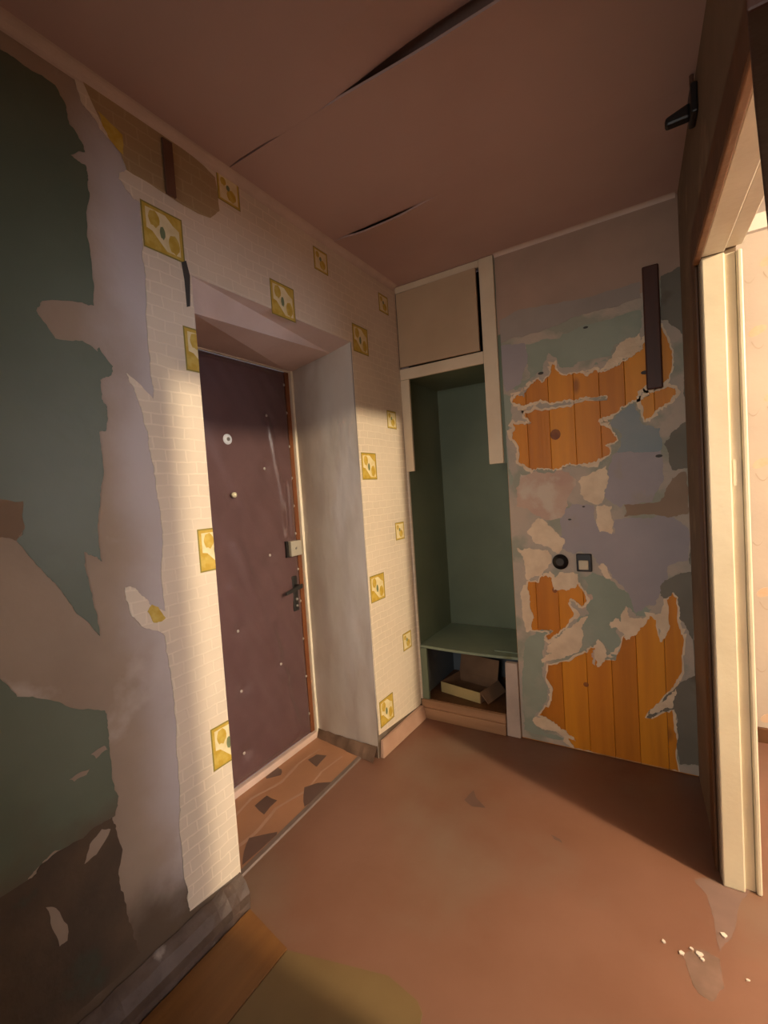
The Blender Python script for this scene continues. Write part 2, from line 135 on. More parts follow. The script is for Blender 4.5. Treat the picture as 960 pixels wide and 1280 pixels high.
M = {
 'left_wall': bare_wall_mat(),
 'green': mat('dark_green_paint', (.08, .10, .065), (.10, .12, .08), 3, .45, .1, 20, spots=(.13, .155, .115), spot_scale=1.6),
 'lowgreen': low_green(),
 'knot': mat('dark_knot', (.20, .055, .012), (.30, .09, .012), 30, .6),
 'rust': mat('rust_paint', (.19, .12, .075), None, 5, .8),
 'brown': mat('brown_bared_plaster', (.10, .062, .035), (.065, .042, .026), 5, .85, .5, 30, spots=(.05, .06, .04), spot_scale=5),
 'chip': mat('old_paint_chip', (.32, .24, .18), None, 9, .8),
 'wallpaper': paper_mat('brick_print_wallpaper', (.66, .56, .45), (.70, .60, .485)),
 'oldpaper': paper_mat('yellowed_wallpaper', (.36, .25, .13), (.40, .29, .16)),
 'slit': mat('slit_dark', (.05, .045, .04)),
 'gold': mat('gold_print', (.48, .31, .03), (.56, .40, .08), 40, .6),
 'goldline': mat('dark_gold_print', (.24, .19, .03), None, 40, .6),
 'creamprint': mat('cream_print', (.74, .64, .40), (.66, .55, .30), 30, .6),
 'greenprint': mat('green_print', (.16, .20, .10), None, 40, .6),
 'plaster': mat('grey_plaster', (.60, .54, .48), (.50, .42, .355), 2.5, .9, .5, 6, spots=(.68, .63, .60), spot_scale=1.2, spot_lo=.5, spot_hi=.62, stretch=(2, 2, .8)),
 'soffit': mat('pinkish_plaster', (.64, .53, .49), (.56, .45, .41), 3, .9, .3, 18),
 'ceiling': mat('ceiling_board', (.50, .355, .32), (.45, .31, .28), 1.5, .8, .1, 12),
 'cornice': mat('cornice_paint', (.60, .47, .40), None, 8, .7),
 'backtop': mat('tan_plaster', (.42, .29, .22), (.36, .25, .19), 3, .9, .2, 20),
 'backpaper': mat('torn_paper_mix', (.50, .41, .33), (.42, .37, .31), 7, .9, .4, 50, spots=(.33, .33, .26), spot_scale=5, spot_lo=.5, spot_hi=.58),
 'rim': mat('fresh_torn_edge', (.78, .62, .44), (.68, .52, .36), 14, .9, .4, 60),
 'sage': mat('sage_paint', (.315, .355, .285), (.27, .31, .24), 4, .7, .2, 25, spots=(.35, .36, .29), spot_scale=7, spot_lo=.6, spot_hi=.7),
 'bluesage': mat('blue_green_paint', (.235, .29, .305), (.29, .31, .305), 3, .7, .2, 25),
 'lilac': mat('lilac_grey_paint', (.38, .335, .345), (.33, .295, .305), 3, .75, .2, 25, spots=(.36, .31, .27), spot_scale=5),
 'pink': mat('pinkish_paper', (.56, .40, .31), (.50, .32, .25), 7, .9, .4, 45, spots=(.60, .50, .40), spot_scale=9, spot_lo=.5, spot_hi=.62),
 'tan': mat('tan_paper', (.32, .22, .15), None, 5, .85),
 'olive': mat('olive_grey_paint', (.17, .15, .115), (.21, .19, .15), 3, .75, .2, 20, spots=(.12, .09, .06), spot_scale=4),
 'greige': mat('greige_plaster', (.36, .31, .27), None, 4, .85),
 'cream': mat('cream_paint', (.70, .58, .42), (.64, .52, .37), 6, .5, .1, 30),
 'hatch': mat('hatch_paint', (.50, .36, .23), (.45, .32, .20), 3, .6, .1, 20),
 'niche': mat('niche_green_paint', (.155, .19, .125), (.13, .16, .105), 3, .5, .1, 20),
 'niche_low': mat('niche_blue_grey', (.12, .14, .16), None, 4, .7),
 'shelf': mat('shelf_green_paint', (.24, .30, .215), (.20, .25, .18), 4, .45, .1, 20, spots=(.16, .18, .10), spot_scale=5),
 'postpaint': mat('pinkish_post_paint', (.52, .42, .36), (.42, .34, .29), 7, .8, .3, 30),
 'plinth': wood_mat('plinth_paint', (.42, .235, .13), (.30, .16, .08), 'X'),
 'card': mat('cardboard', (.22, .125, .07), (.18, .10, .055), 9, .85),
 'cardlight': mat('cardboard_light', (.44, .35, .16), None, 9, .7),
 'leather': mat('brown_leatherette', (.112, .062, .066), (.096, .052, .055), 5, .30, .1, 150, spec=.6),
 'doorwood': wood_mat('brown_door_wood', (.20, .062, .015), (.12, .035, .012)),
 'frame': mat('white_frame_paint', (.86, .80, .68), None, 6, .45),
 'sill': mat('pink_sill_paint', (.62, .46, .40), None, 8, .6),
 'steel': mat('worn_steel', (.35, .34, .33), None, 20, .35, metal=.8),
 'lockface': mat('grey_lock_paint', (.40, .37, .31), None, 20, .5),
 'dark': mat('dark_plastic_and_loft_shade', (.012, .01, .01), None, 8, .4),
 'handle': mat('dark_handle_metal', (.06, .06, .06), None, 20, .35, metal=.7),
 'peep': mat('pale_blue_plastic', (.80, .86, .95), None, 20, .3),
 'brass': mat('polished_brass', (.9, .84, .60), None, 20, .2, metal=.2),
 'tack': mat('tack_metal', (.50, .47, .45), None, 20, .3, metal=.3),
 'creamplastic': mat('cream_plastic', (.60, .50, .34), None, 20, .4),
 'darkwood': wood_mat('dark_stained_board', (.065, .018, .008), (.045, .012, .006)),
 'brownstrip': mat('brown_strip', (.13, .055, .03), None, 9, .7),
 'casing': wood_mat('brown_casing', (.12, .05, .018), (.085, .034, .012)),
 'casingedge': wood_mat('brown_casing_edge', (.26, .12, .05), (.20, .09, .035)),
 'rightwall': mat('right_wall_plaster', (.20, .135, .085), (.15, .10, .06), 3, .85, .2, 20, spots=(.24, .17, .11), spot_scale=3),
 'jamb': mat('cream_gloss_paint', (.68, .61, .46), (.62, .55, .41), 5, .35, .12, 35),
 'floor': mat('brown_floor_paint', (.19, .092, .060), (.148, .066, .040), 1.6, .42, .08, 30, spots=(.18, .112, .078), spot_scale=1.7, spot_lo=.5, spot_hi=.7),
 'vinyl': mat('parquet_print_vinyl', (.37, .18, .095), (.30, .15, .085), 3, .4, .05, 30),
 'vinyldark': mat('dark_diamond_print', (.11, .062, .05), None, 10, .4),
 'grime': mat('dark_grime', (.12, .07, .045), (.2, .12, .08), 12, .85),
 'skirt': mat('skirting_paint', (.36, .21, .15), (.42, .26, .19), 7, .6, .3, 20),
 'skirtold': mat('dirty_skirting', (.13, .085, .065), (.075, .046, .034), 7, .6, .6, 25, spots=(.27, .22, .19), spot_scale=8, spot_lo=.6, spot_hi=.66),
 'boardorange': wood_mat('orange_brown_board', (.20, .085, .02), (.15, .058, .014), 'Y', .5),
 'boardolive': mat('olive_hardboard', (.17, .11, .045), (.14, .085, .032), 3, .55, .08, 40),
 'worn': mat('worn_glossy_patch', (.16, .10, .075), (.21, .13, .10), 20, .18),
 'dust': mat('greyish_dust', (.17, .10, .078), None, 14, .8),
 'flake': mat('white_flake', (.65, .56, .48), None, 30, .6),
 'rail': mat('dull_metal_rail', (.20, .15, .13), None, 30, .5, metal=.3),
 'roomceil': mat('white_ceiling_paint', (.75, .68, .60), None, 3, .8),
 'petal': mat('orange_petal_print', (.58, .38, .25), (.58, .44, .32), 20, .7),
 'leafline': mat('brown_leaf_print', (.44, .35, .28), None, 20, .7),
 'floral': mat('floral_wallpaper', (.46, .38, .32), (.50, .42, .35), 3, .75, .1, 40),
 'nextwall': mat('next_room_wall', (.30, .26, .21), None, 3, .85),
}
_w = []
def planks_mats():
    rnd = random.Random(4)
    for i, (a, b) in enumerate([((.66, .235, .008), (.56, .18, .006)), ((.58, .195, .007), (.48, .15, .005)), ((.72, .27, .009), (.60, .205, .007))]):
        m = wood_mat('orange_varnished_plank_%s' % 'abc'[i], a, b)
        nt = m.node_tree; N = nt.nodes; K = nt.links; bs = N['Principled BSDF']; old = bs.inputs['Base Color'].links[0].from_socket
        tc = N.new('ShaderNodeTexCoord'); mp = N.new('ShaderNodeMapping'); K.new(tc.outputs['Object'], mp.inputs[0]); mp.inputs['Scale'].default_value = (5.5, 1, 2.6); mp.inputs['Location'].default_value = (i * 3.3, 0, i * 1.7)
        v = N.new('ShaderNodeTexVoronoi'); K.new(mp.outputs[0], v.inputs['Vector']); v.inputs['Scale'].default_value = 1
        r = N.new('ShaderNodeMapRange'); K.new(v.outputs['Distance'], r.inputs[0]); r.inputs[1].default_value = .05; r.inputs[2].default_value = .12; r.inputs[3].default_value = .6; r.inputs[4].default_value = 0
        x = N.new('ShaderNodeMix'); x.data_type = 'RGBA'; K.new(r.outputs[0], x.inputs[0]); K.new(old, x.inputs[6]); x.inputs[7].default_value = (.17, .045, .01, 1)
        K.new(x.outputs[2], bs.inputs['Base Color']); _w.append(m)
planks_mats()

# ---------------------------------------------------------------- helpers
COL = S.collection
def tag(o, label=None, cat=None, group=None, kind=None):
    if label: o['label'] = label
    if cat: o['category'] = cat
    if group: o['group'] = group
    if kind: o['kind'] = kind
    return o
def empty(name, loc, label, cat, group=None):
    o = bpy.data.objects.new(name, None); COL.objects.link(o); o.location = loc; o.empty_display_size = .05
    return tag(o, label, cat, group)
def link(name, me, m, parent=None, smooth=False):
    o = bpy.data.objects.new(name, me); COL.objects.link(o)
    if m is not None:
        for k in (m if isinstance(m, list) else [m]): me.materials.append(k)
    if smooth: me.polygons.foreach_set('use_smooth', [True] * len(me.polygons))
    if parent is not None:
        o.parent = parent
        if parent.type == 'EMPTY' or parent.location.length: o.matrix_parent_inverse = Matrix.Translation(parent.location).inverted()
    return o
def fin(bm, name, m, parent=None, bevel=0, seg=2, smooth=False):
    bmesh.ops.recalc_face_normals(bm, faces=bm.faces)
    if bevel: bmesh.ops.bevel(bm, geom=list(bm.edges), offset=bevel, segments=seg, affect='EDGES', profile=.5)
    me = bpy.data.meshes.new(name); bm.to_mesh(me); bm.free()
    return link(name, me, m, parent, smooth)
def addbox(bm, a, b, mi=0):
    x0, x1 = sorted((a[0], b[0])); y0, y1 = sorted((a[1], b[1])); z0, z1 = sorted((a[2], b[2]))
    v = [bm.verts.new(c) for c in ((x0,y0,z0),(x1,y0,z0),(x1,y1,z0),(x0,y1,z0),(x0,y0,z1),(x1,y0,z1),(x1,y1,z1),(x0,y1,z1))]
    for f in ((0,3,2,1),(4,5,6,7),(0,1,5,4),(1,2,6,5),(2,3,7,6),(3,0,4,7)):
        bm.faces.new([v[i] for i in f]).material_index = mi
def box(name, a, b, m, parent=None, bevel=0):
    bm = bmesh.new(); addbox(bm, a, b); return fin(bm, name, m, parent, bevel)
def addprism(bm, foot, z0, z1):
    lo = [bm.verts.new((x, y, z0)) for x, y in foot]; hi = [bm.verts.new((x, y, z1)) for x, y in foot]
    bm.faces.new(lo); bm.faces.new(hi[::-1]); n = len(foot)
    for i in range(n): bm.faces.new((lo[i], lo[(i+1)%n], hi[(i+1)%n], hi[i]))
def prism(name, foot, z0, z1, m, parent=None, bevel=0):
    bm = bmesh.new(); addprism(bm, foot, z0, z1); return fin(bm, name, m, parent, bevel)
def hexa(name, pts, m, parent=None, bevel=0):
    # eight points: bottom ring of four, top ring of four
    bm = bmesh.new(); v = [bm.verts.new(p) for p in pts]
    for f in ((0,3,2,1),(4,5,6,7),(0,1,5,4),(1,2,6,5),(2,3,7,6),(3,0,4,7)): bm.faces.new([v[i] for i in f])
    return fin(bm, name, m, parent, bevel)
def cyl(name, c, axis, r, h, m, parent=None, seg=24, bevel=.0, r2=None):
    bm = bmesh.new(); bmesh.ops.create_cone(bm, cap_ends=True, segments=seg, radius1=r, radius2=r if r2 is None else r2, depth=h)
    if bevel: bmesh.ops.bevel(bm, geom=[e for e in bm.edges if len(e.link_faces) == 2 and any(len(f.verts) > 4 for f in e.link_faces)], offset=bevel, segments=2, affect='EDGES')
    q = Vector(axis).to_track_quat('Z', 'Y').to_matrix().to_4x4(); bmesh.ops.transform(bm, matrix=Matrix.Translation(c) @ q, verts=bm.verts)
    me = bpy.data.meshes.new(name); bm.to_mesh(me); bm.free(); return link(name, me, m, parent, True if seg > 12 and bevel else False)
def ragged(pts, amp, rnd, levels=3, close=True):
    p = [Vector(a) for a in pts]
    for l in range(levels):
        q = []; n = len(p)
        for i in range(n if close else n - 1):
            a, b = p[i], p[(i+1) % n]; d = b - a; q.append(a)
            if d.length > .006:
                k = min(amp, d.length * .22) * rnd.uniform(-1, 1)
                q.append((a + b) / 2 + Vector((-d.y, d.x)) / d.length * k)
        if not close: q.append(p[-1])
        p = q; amp *= .6
    return p
def grow(pts, d, rnd=None, jit=0):
    # push an outline outwards along its normals
    n = len(pts); area = sum(pts[i].x * pts[(i+1)%n].y - pts[(i+1)%n].x * pts[i].y for i in range(n)); s = 1 if area > 0 else -1
    out = []
    for i in range(n):
        t = (pts[(i+1)%n] - pts[i-1]);
        if t.length < 1e-6: out.append(pts[i]); continue
        k = d + (rnd.uniform(-jit, jit) if rnd else 0)
        out.append(pts[i] + Vector((t.y, -t.x)) / t.length * s * k)
    return out
def sheet(name, loops, plane, off, th, m, parent=None):
    # thin layer of paper or paint: first loop outer, the rest holes; plane 'L' left wall, 'B' back wall, 'F' floor
    cu = bpy.data.curves.new('tmp', 'CURVE'); cu.dimensions = '2D'; cu.fill_mode = 'BOTH'; cu.extrude = th / 2
    for lp in loops:
        s = cu.splines.new('POLY'); s.points.add(len(lp) - 1); s.use_cyclic_u = True
        for i, p in enumerate(lp): s.points[i].co = (p[0], p[1], 0, 1)
    t = bpy.data.objects.new('tmp', cu); COL.objects.link(t)
    dg = bpy.context.evaluated_depsgraph_get(); me = bpy.data.meshes.new_from_object(t.evaluated_get(dg)); bpy.data.objects.remove(t); bpy.data.curves.remove(cu)
    me.name = name; me.materials.clear()
    o = off + th / 2
    if plane == 'L': f = lambda c: (W + o + c.z, c.x, c.y)
    elif plane == 'B': f = lambda c: (c.x, D - o - c.z, c.y)
    else: f = lambda c: (c.x, c.y, o + c.z)
    for v in me.vertices: v.co = f(v.co.copy())
    bm = bmesh.new(); bm.from_mesh(me); bmesh.ops.remove_doubles(bm, verts=bm.verts, dist=1e-5); bmesh.ops.recalc_face_normals(bm, faces=bm.faces); bm.to_mesh(me); bm.free()
    return link(name, me, m, parent)
rw = lambda y: .112 + (1.76 - y) * .05          # hall face of the slightly skewed right wall
RT = .093                                       # its thickness

# ---------------------------------------------------------------- setting
floor = box('floor', (-1.75, -1.3, -.06), (4.0, 2.9, 0), M['floor']); tag(floor, kind='structure')

bm = bmesh.new()
addbox(bm, (T - .05, -1.3, 0), (W, OY0, H)); addbox(bm, (T - .05, OY0, OZ), (W, OY1, H))
addprism(bm, [(W, OY1), (W, 2.37), (T - .05, 2.37), (T - .05, 1.932), (T, 1.925)], 0, H)
wl = tag(fin(bm, 'wall_left', M['left_wall']), kind='structure')
rnd = random.Random(7)
# wallpaper sheet with its torn left edge
tear = ragged(DATA['TEAR'], .006, rnd, 3, close=False)
outer = tear + [Vector(p) for p in ((.965, .085), (OY0, .08), (OY0, OZ), (OY1, OZ), (OY1 + .008, .115), (2.30, .075), (2.345, .075), (2.345, 2.495), (tear[0].x, 2.495))]
tag(sheet('wallpaper', [outer], 'L', 0, .0025, M['wallpaper'], wl), 'cream wallpaper printed with small bricks')
sheet('yellowed_wallpaper_band', [ragged(DATA['OLD_BAND'], .004, rnd, 2)], 'L', .0025, .001, M['oldpaper'], wl)
sheet('wallpaper_slit', [DATA['SLIT']], 'L', .0025, .001, M['slit'], wl)
for k, mm, a in (('GREEN_A', 'green', .004), ('RUST', 'rust', .004), ('GREEN_B', 'lowgreen', .004), ('BROWN_C', 'brown', .008)):
    sheet('paint_layer' if mm != 'brown' else 'bared_plaster', [ragged(DATA[k], a, rnd, 3)], 'L', 0, {'green': .0015, 'knot': mat('dark_knot', (.20, .055, .012), (.30, .09, .012), 30, .6),
 'rust': .0012, 'lowgreen': .0014, 'brown': .0018}[mm], M[mm], wl)
for c in DATA['CHIPS']: sheet('paint_chip', [ragged(c, .003, rnd, 2)], 'L', .0015, .001, M['chip'], wl)

def motif_mesh(s, y1, small=False, flip=False):
    # printed square: frame, cream field, golden blossoms, green centre; cut off at y1 where the recess begins
    bm = bmesh.new(); h = s / 2
    def poly(pts, lvl, mi):
        n = 24; p = [Vector(q) for q in pts]
        r = []
        for i in range(len(p)):      # clip to y <= y1
            a, b = p[i], p[(i+1) % len(p)]
            if a.x <= y1: r.append(a)
            if (a.x <= y1) != (b.x <= y1): r.append(a.lerp(b, (y1 - a.x) / (b.x - a.x)))
        if len(r) < 3: return
        lo = [bm.verts.new((0, q.x, q.y)) for q in r]; hi = [bm.verts.new((lvl, q.x, q.y)) for q in r]
        bm.faces.new(hi).material_index = mi
        for i in range(len(r)): bm.faces.new((lo[i], lo[(i+1)%len(r)], hi[(i+1)%len(r)], hi[i])).material_index = mi
        bmesh.ops.delete(bm, geom=[v for v in lo if not v.link_faces], context='VERTS')
    sq = lambda k: [(-h*k, -h*k), (h*k, -h*k), (h*k, h*k), (-h*k, h*k)]
    el = lambda cy, cz, a, b, n=14: [(h*(cy + a * math.cos(t * 6.2832 / n)), h*(cz + b * math.sin(t * 6.2832 / n) * (1 + .12 * math.sin(3 * t)))) for t in range(n)]
    poly(sq(1), .0004, 1); poly(sq(.93), .0006, 0); poly(sq(.80), .0008, 2)
    if small:
        poly(el(.22, -.3, .42, .42), .001, 0); poly(el(-.45, .45, .25, .28), .001, 0); poly(el(-.05, .15, .16, .2), .0012, 3)
    else:
        poly(el(-.42, .42, .27, .36), .001, 0); poly(el(.5, -.36, .28, .42), .001, 0)
        poly([(-h*.8, -h*.8), (h*.1, -h*.8), (-h*.25, -h*.45), (-h*.55, -h*.15), (-h*.8, -h*.1)], .001, 0)
        poly([(h*.8, h*.8), (h*.8, h*.35), (h*.5, h*.5), (h*.15, h*.8)], .001, 0); poly(el(-.05, -.05, .13, .28), .0012, 3)
    bmesh.ops.recalc_face_normals(bm, faces=bm.faces)
    me = bpy.data.meshes.new('wallpaper_motif'); bm.to_mesh(me); bm.free()
    for k in ('gold', 'goldline', 'creamprint', 'greenprint'): me.materials.append(M[k])
    return me
big = motif_mesh(.136, 1); small = motif_mesh(.098, 1, True)
for me, y, z in ((big, 1.407, 2.131), (big, .897, 2.176), (big, 1.953, 2.111), (big, 1.955, 1.478), (big, 1.957, .855), (big, 1.966, .207),
                 (small, 1.168, 2.438), (small, 1.672, 2.390), (small, 2.205, 2.366), (small, 2.213, 1.738), (small, 2.224, 1.119), (small, 2.226, .493)):
    o = link('wallpaper_motif', me, None, wl); o.location = (W + .0025, y, z)
for y0, z in ((.937, 1.838), (.926, 1.192), (.913, .543)):
    o = link('wallpaper_motif', motif_mesh(.14, OY0 - y0 - .07), None, wl); o.location = (W + .0025, y0 + .07, z)
o = sheet('wallpaper_motif', [ragged([(.728, 2.425), (.792, 2.40), (.79, 2.345), (.755, 2.365), (.738, 2.392)], .003, rnd, 2)], 'L', .0036, .0008, M['gold'], wl)
o = sheet('wallpaper_motif', [ragged([(.742, 1.045), (.757, 1.062), (.775, 1.050), (.795, 1.012), (.778, 1.005), (.757, 1.008)], .002, rnd, 2)], 'L', .0026, .0008, M['gold'], wl)

# reveal of the entrance recess
bm = bmesh.new(); n = 24; g = []
for i in range(n + 1):
    x = W + .001 + (T - W) * i / n; y = OY1 + .045 * i / n - .002
    g.append([bm.verts.new((x, y - .004 * noise.noise(Vector((x * 6, 3, z * 2.0))) - .003, z)) for z in [k * OZ / 40 for k in range(41)]])
for i in range(n):
    for k in range(40): bm.faces.new((g[i][k], g[i+1][k], g[i+1][k+1], g[i][k+1]))
tag(fin(bm, 'reveal_plaster', M['plaster'], wl, smooth=True), 'rough grey plaster of the recess side')
bm = bmesh.new()
a0, a1 = (W, OY0, OZ), (W, OY1, OZ); f0, f1 = (W - .01, OY0, 1.965), (-1.42, OY1 + .01, 2.060); h0, h1 = (T, OY0, 2.028), (T, 1.93, 2.028)
def q4(p): bm.faces.new([bm.verts.new(c) for c in p])
q4((a0, a1, f1, f0)); q4((f0, f1, h1, h0))
o = fin(bm, 'soffit_plaster', M['soffit'], wl)

# wall_back: planked partition beside the built-in cupboard, plaster above
bm = bmesh.new(); addbox(bm, (-.69, 2.375, 0), (.13, 2.45, H)); addbox(bm, (-1.75, 2.86, 0), (-.6, 2.9, H))
wb = tag(fin(bm, 'wall_back', M['backtop']), kind='structure')
bm = bmesh.new(); x = -.69; i = 0
while x < .08:
    w_ = [.112, .108, .115, .11, .105, .112, .11][i % 7]; x1 = min(x + w_ - .0012, .085)
    b2 = bmesh.new(); addbox(b2, (x, 2.3535, 0.0), (x1, 2.375, 2.2)); fin(b2, 'plank', _w[i % 3], wb, .0015, 1)
    x += w_; i += 1
bm.free()
rnd = random.Random(11)
def torn(pts):
    # outline torn along the grain: many narrow vertical teeth
    p = ragged(pts, .007, rnd, 2); out = []
    for i, a in enumerate(p):
        out.append(a); b = p[(i+1) % len(p)]
        if (b - a).length > .008 and rnd.random() < .6:
            m = (a + b) / 2; up = 1 if rnd.random() < .5 else -1
            out.append(m + Vector((rnd.uniform(-.001, .001), up * rnd.uniform(.002, min(.011, (b - a).length * .45)))))
    return out
WD = {k: [((x, .0) if y < .075 and k == 'WOOD3' else (x, y)) for x, y in DATA[k]] for k in ('WOOD1', 'WOOD1C', 'WOOD2', 'WOOD3')}
holes = [torn(WD[k]) for k in ('WOOD1', 'WOOD1C', 'WOOD2', 'WOOD3')]
L1 = [Vector(p) for p in ((-.688, .0052), (.085, .0052), (.085, 2.2), (-.688, 2.2))]
for h_ in holes:
    for p in h_: p.y = max(p.y, .0055); p.x = min(max(p.x, -.68), .080)
tag(sheet('torn_paper', [L1] + holes, 'B', -.001, .0025, M['backpaper'], wb), 'pale torn backing paper with ragged holes')
for h_ in holes:      # freshly torn paler rim standing a little proud round each hole
    rr = [p for p in grow(h_, .010, rnd, .005)]; rr = [a + (a - b) * min(1.2, max(-.4, 3.0 * noise.noise(Vector((a.x * 9, a.y * 9, 2))))) for a, b in zip(rr, h_)]
    for p in rr: p.y = max(p.y, .0055); p.x = min(max(p.x, -.688), .0845)
    sheet('torn_edge', [rr, h_], 'B', .0015, .0016, M['rim'], wb)
for kx, kz, ka, kb in ((-.447, 1.566, .024, .026), (-.487, .799, .012, .014), (-.363, .34, .012, .012), (-.40, .485, .008, .010)):
    sheet('wood_knot', [[(kx + ka * math.cos(t), kz + kb * math.sin(t)) for t in [k * .3927 for k in range(16)]]], 'B', -.0012, .0006, M['knot'], wb)
sheet('upper_plaster', [ragged([(-.70, 2.10), (-.60, 2.115), (-.45, 2.10), (-.25, 2.13), (-.05, 2.135), (.0, 2.17), (.11, 2.17), (.11, 2.5), (-.70, 2.5)], .004, rnd, 3)], 'B', -.001, .004, M['backtop'], wb)
mm = {'sage': 'sage', 'lilac': 'lilac', 'blue': 'bluesage', 'pink': 'pink', 'tan': 'tan', 'olive': 'olive', 'grey': 'greige', 'cream': 'rim'}
for i, (k, pts) in enumerate(DATA['PATCHES'].items()):
    key = next(v for a, v in mm.items() if k.startswith(a))
    pts = [((.084, y) if k.startswith('olive') and x > .035 else (x, y)) for x, y in pts]
    pts = ragged(pts, .010, rnd, 4)
    for p in pts: p.y = max(p.y, .006); p.x = min(max(p.x, -.688), .0845)
    sheet('paint_patch', [pts], 'B', .0015, .0006 + .0001 * i, M[key], wb)
for x0, z0, s in ((-.06, 1.79, .012), (-.29, 2.04, .008), (-.50, 1.87, .010), (-.40, 1.15, .006), (-.02, 1.42, .010), (-.335, 1.21, .005)):
    sheet('nail_hole', [[(x0 + s * math.cos(t) * 1.4, z0 + s * math.sin(t) * .7) for t in [k * .785 for k in range(8)]]], 'B', .003, .0006, M['slit'], wb)

# wall_right with the doorway
bm = bmesh.new()
def rp(y0, y1, z0, z1, b=bm): addprism(b, [(rw(y0), y0), (rw(y0) + RT, y0), (rw(y1) + RT, y1), (rw(y1), y1)], z0, z1)
rp(1.78, 2.45, 0, H); rp(DY0 - .02, 1.78, DZ + .02, H); rp(-1.3, DY0 - .02, 0, H)
wr = tag(fin(bm, 'wall_right', M['rightwall']), kind='structure')
box('wall_near', (-1.4, -1.36, 0), (4.0, -1.3, H), M['rightwall'])['kind'] = 'structure'
nw = box('wall_next_room', (rw(2.8) + .05, 2.8, 0), (4.0, 2.86, H), M['floral']); nw['kind'] = 'structure'
box('wall_window_side', (4.0, -1.3, 0), (4.06, 2.86, H), M['nextwall'])['kind'] = 'structure'
# printed flowers on the next room's wallpaper
rnd = random.Random(3)
def nsheet(name, pts, m, th=.0008):
    bm = bmesh.new(); lo = [bm.verts.new((p[0], 2.8, p[1])) for p in pts]; hi = [bm.verts.new((p[0], 2.8 - th, p[1])) for p in pts]; n = len(pts)
    bm.faces.new(hi)
    for i in range(n): bm.faces.new((lo[i], lo[(i+1)%n], hi[(i+1)%n], hi[i]))
    return fin(bm, name, m, nw)
for row in range(8):
    for cl in range(3):
        cx = .385 + cl * .27 + (row % 2) * .05; cz = .12 + row * .31
        nsheet('printed_petal', [(cx + .035 * math.cos(t) * (1.2 if math.cos(t) > 0 else .8), cz + .022 * math.sin(t) + .012 * math.cos(t)) for t in [k * .52 for k in range(12)]], M['petal'])
        for s in (-1, 1):
            pts = [(cx - .03 + .012 * s + .09 * u * s * .5, cz - .05 - .12 * u + .10 * u * u) for u in [k / 8 for k in range(9)]]
            bm = bmesh.new(); prev = None
            for (px, pz) in pts:
                a = bm.verts.new((px, 2.799, pz)); b = bm.verts.new((px + .002, 2.799, pz + .006))
                if prev: bm.faces.new((prev[0], a, b, prev[1]))
                prev = (a, b)
            fin(bm, 'printed_stem', M['leafline'], nw)
box('trim_1', (.2, 2.77, 2.43), (4.0, 2.8, 2.5), M['roomceil'])['kind'] = 'structure'
box('baseboard_next_room', (.2, 2.782, 0), (4.0, 2.799, .07), M['casing'])['kind'] = 'structure'

# ceiling: slab, three boards in the hall with gaping joints
ce = box('ceiling', (-1.75, -1.36, 2.54), (4.06, 2.9, 2.60), M['ceiling']); ce['kind'] = 'structure'
box('room_ceiling', (rw(-1.3) + .01, -1.3, 2.5), (4.0, 2.8, 2.54), M['roomceil'], ce)
def cboard(y0, y1, sag, nib=0):
    bm = bmesh.new(); nx, ny = 40, 16; g = []
    for i in range(nx + 1):
        r = []
        for j in range(ny + 1):
            y = y0 + (y1 - y0) * j / ny; x0 = W - .02; x1 = rw(y) + .01; x = x0 + (x1 - x0) * i / nx
            if j == ny: y -= nib * sm((x + 1.26) / .06) * sm((-1.0 - x) / .08)
            r.append((bm.verts.new((x, y, 2.5 - sag(x, (y - y0)))), bm.verts.new((x, y, 2.508 - sag(x, (y - y0))))))
        g.append(r)
    for i in range(nx):
        for j in range(ny):
            bm.faces.new((g[i][j][0], g[i+1][j][0], g[i+1][j+1][0], g[i][j+1][0])); bm.faces.new((g[i][j][1], g[i][j+1][1], g[i+1][j+1][1], g[i+1][j][1]))
        bm.faces.new((g[i][0][0], g[i][0][1], g[i+1][0][1], g[i+1][0][0])); bm.faces.new((g[i][ny][0], g[i+1][ny][0], g[i+1][ny][1], g[i][ny][1]))
    return fin(bm, 'ceiling_board', M['ceiling'], ce, smooth=False)
sm = lambda t: max(0, min(1, t)) ** 2 * (3 - 2 * max(0, min(1, t)))
cboard(-1.3, 1.1555, lambda x, d: -.030 * sm((x + .90) / .45) * max(0, 1 - (1.154 + 1.3 - d) / .35) ** 2, .007)
cboard(1.156, 1.7435, lambda x, d: (.012 * sm((x + .90) / .45)) * max(0, 1 - d / .3) ** 2)
cboard(1.7438, 2.45, lambda x, d: .018 * sm((x + 1.27) / .2) * sm((-.70 - x) / .25) * max(0, 1 - d / .25) ** 2)
# cornices
def cornice(name, p0, p1, n, r=.03):
    p0, p1, n = Vector(p0), Vector(p1), Vector(n); bm = bmesh.new(); rows = []
    for p in (p0, p1):
        rows.append([bm.verts.new(p + n * r * (1 - math.cos(t)) + Vector((0, 0, -r * (1 - math.sin(t))))) for t in [k * math.pi / 12 for k in range(7)]] + [bm.verts.new(p)])
    k = len(rows[0])
    for i in range(k): bm.faces.new((rows[0][i], rows[0][(i+1)%k], rows[1][(i+1)%k], rows[1][i]))
    bm.faces.new(rows[0][::-1]); bm.faces.new(rows[1])
    o = fin(bm, name, M['cornice'], smooth=False); o['kind'] = 'structure'; return o
cornice('trim_2', (W + .002, -1.3, 2.5), (W + .002, 2.33, 2.5), (1, 0, 0))
cornice('trim_3', (-.70, 2.351, 2.5), (.075, 2.351, 2.5), (0, -1, 0), .022)

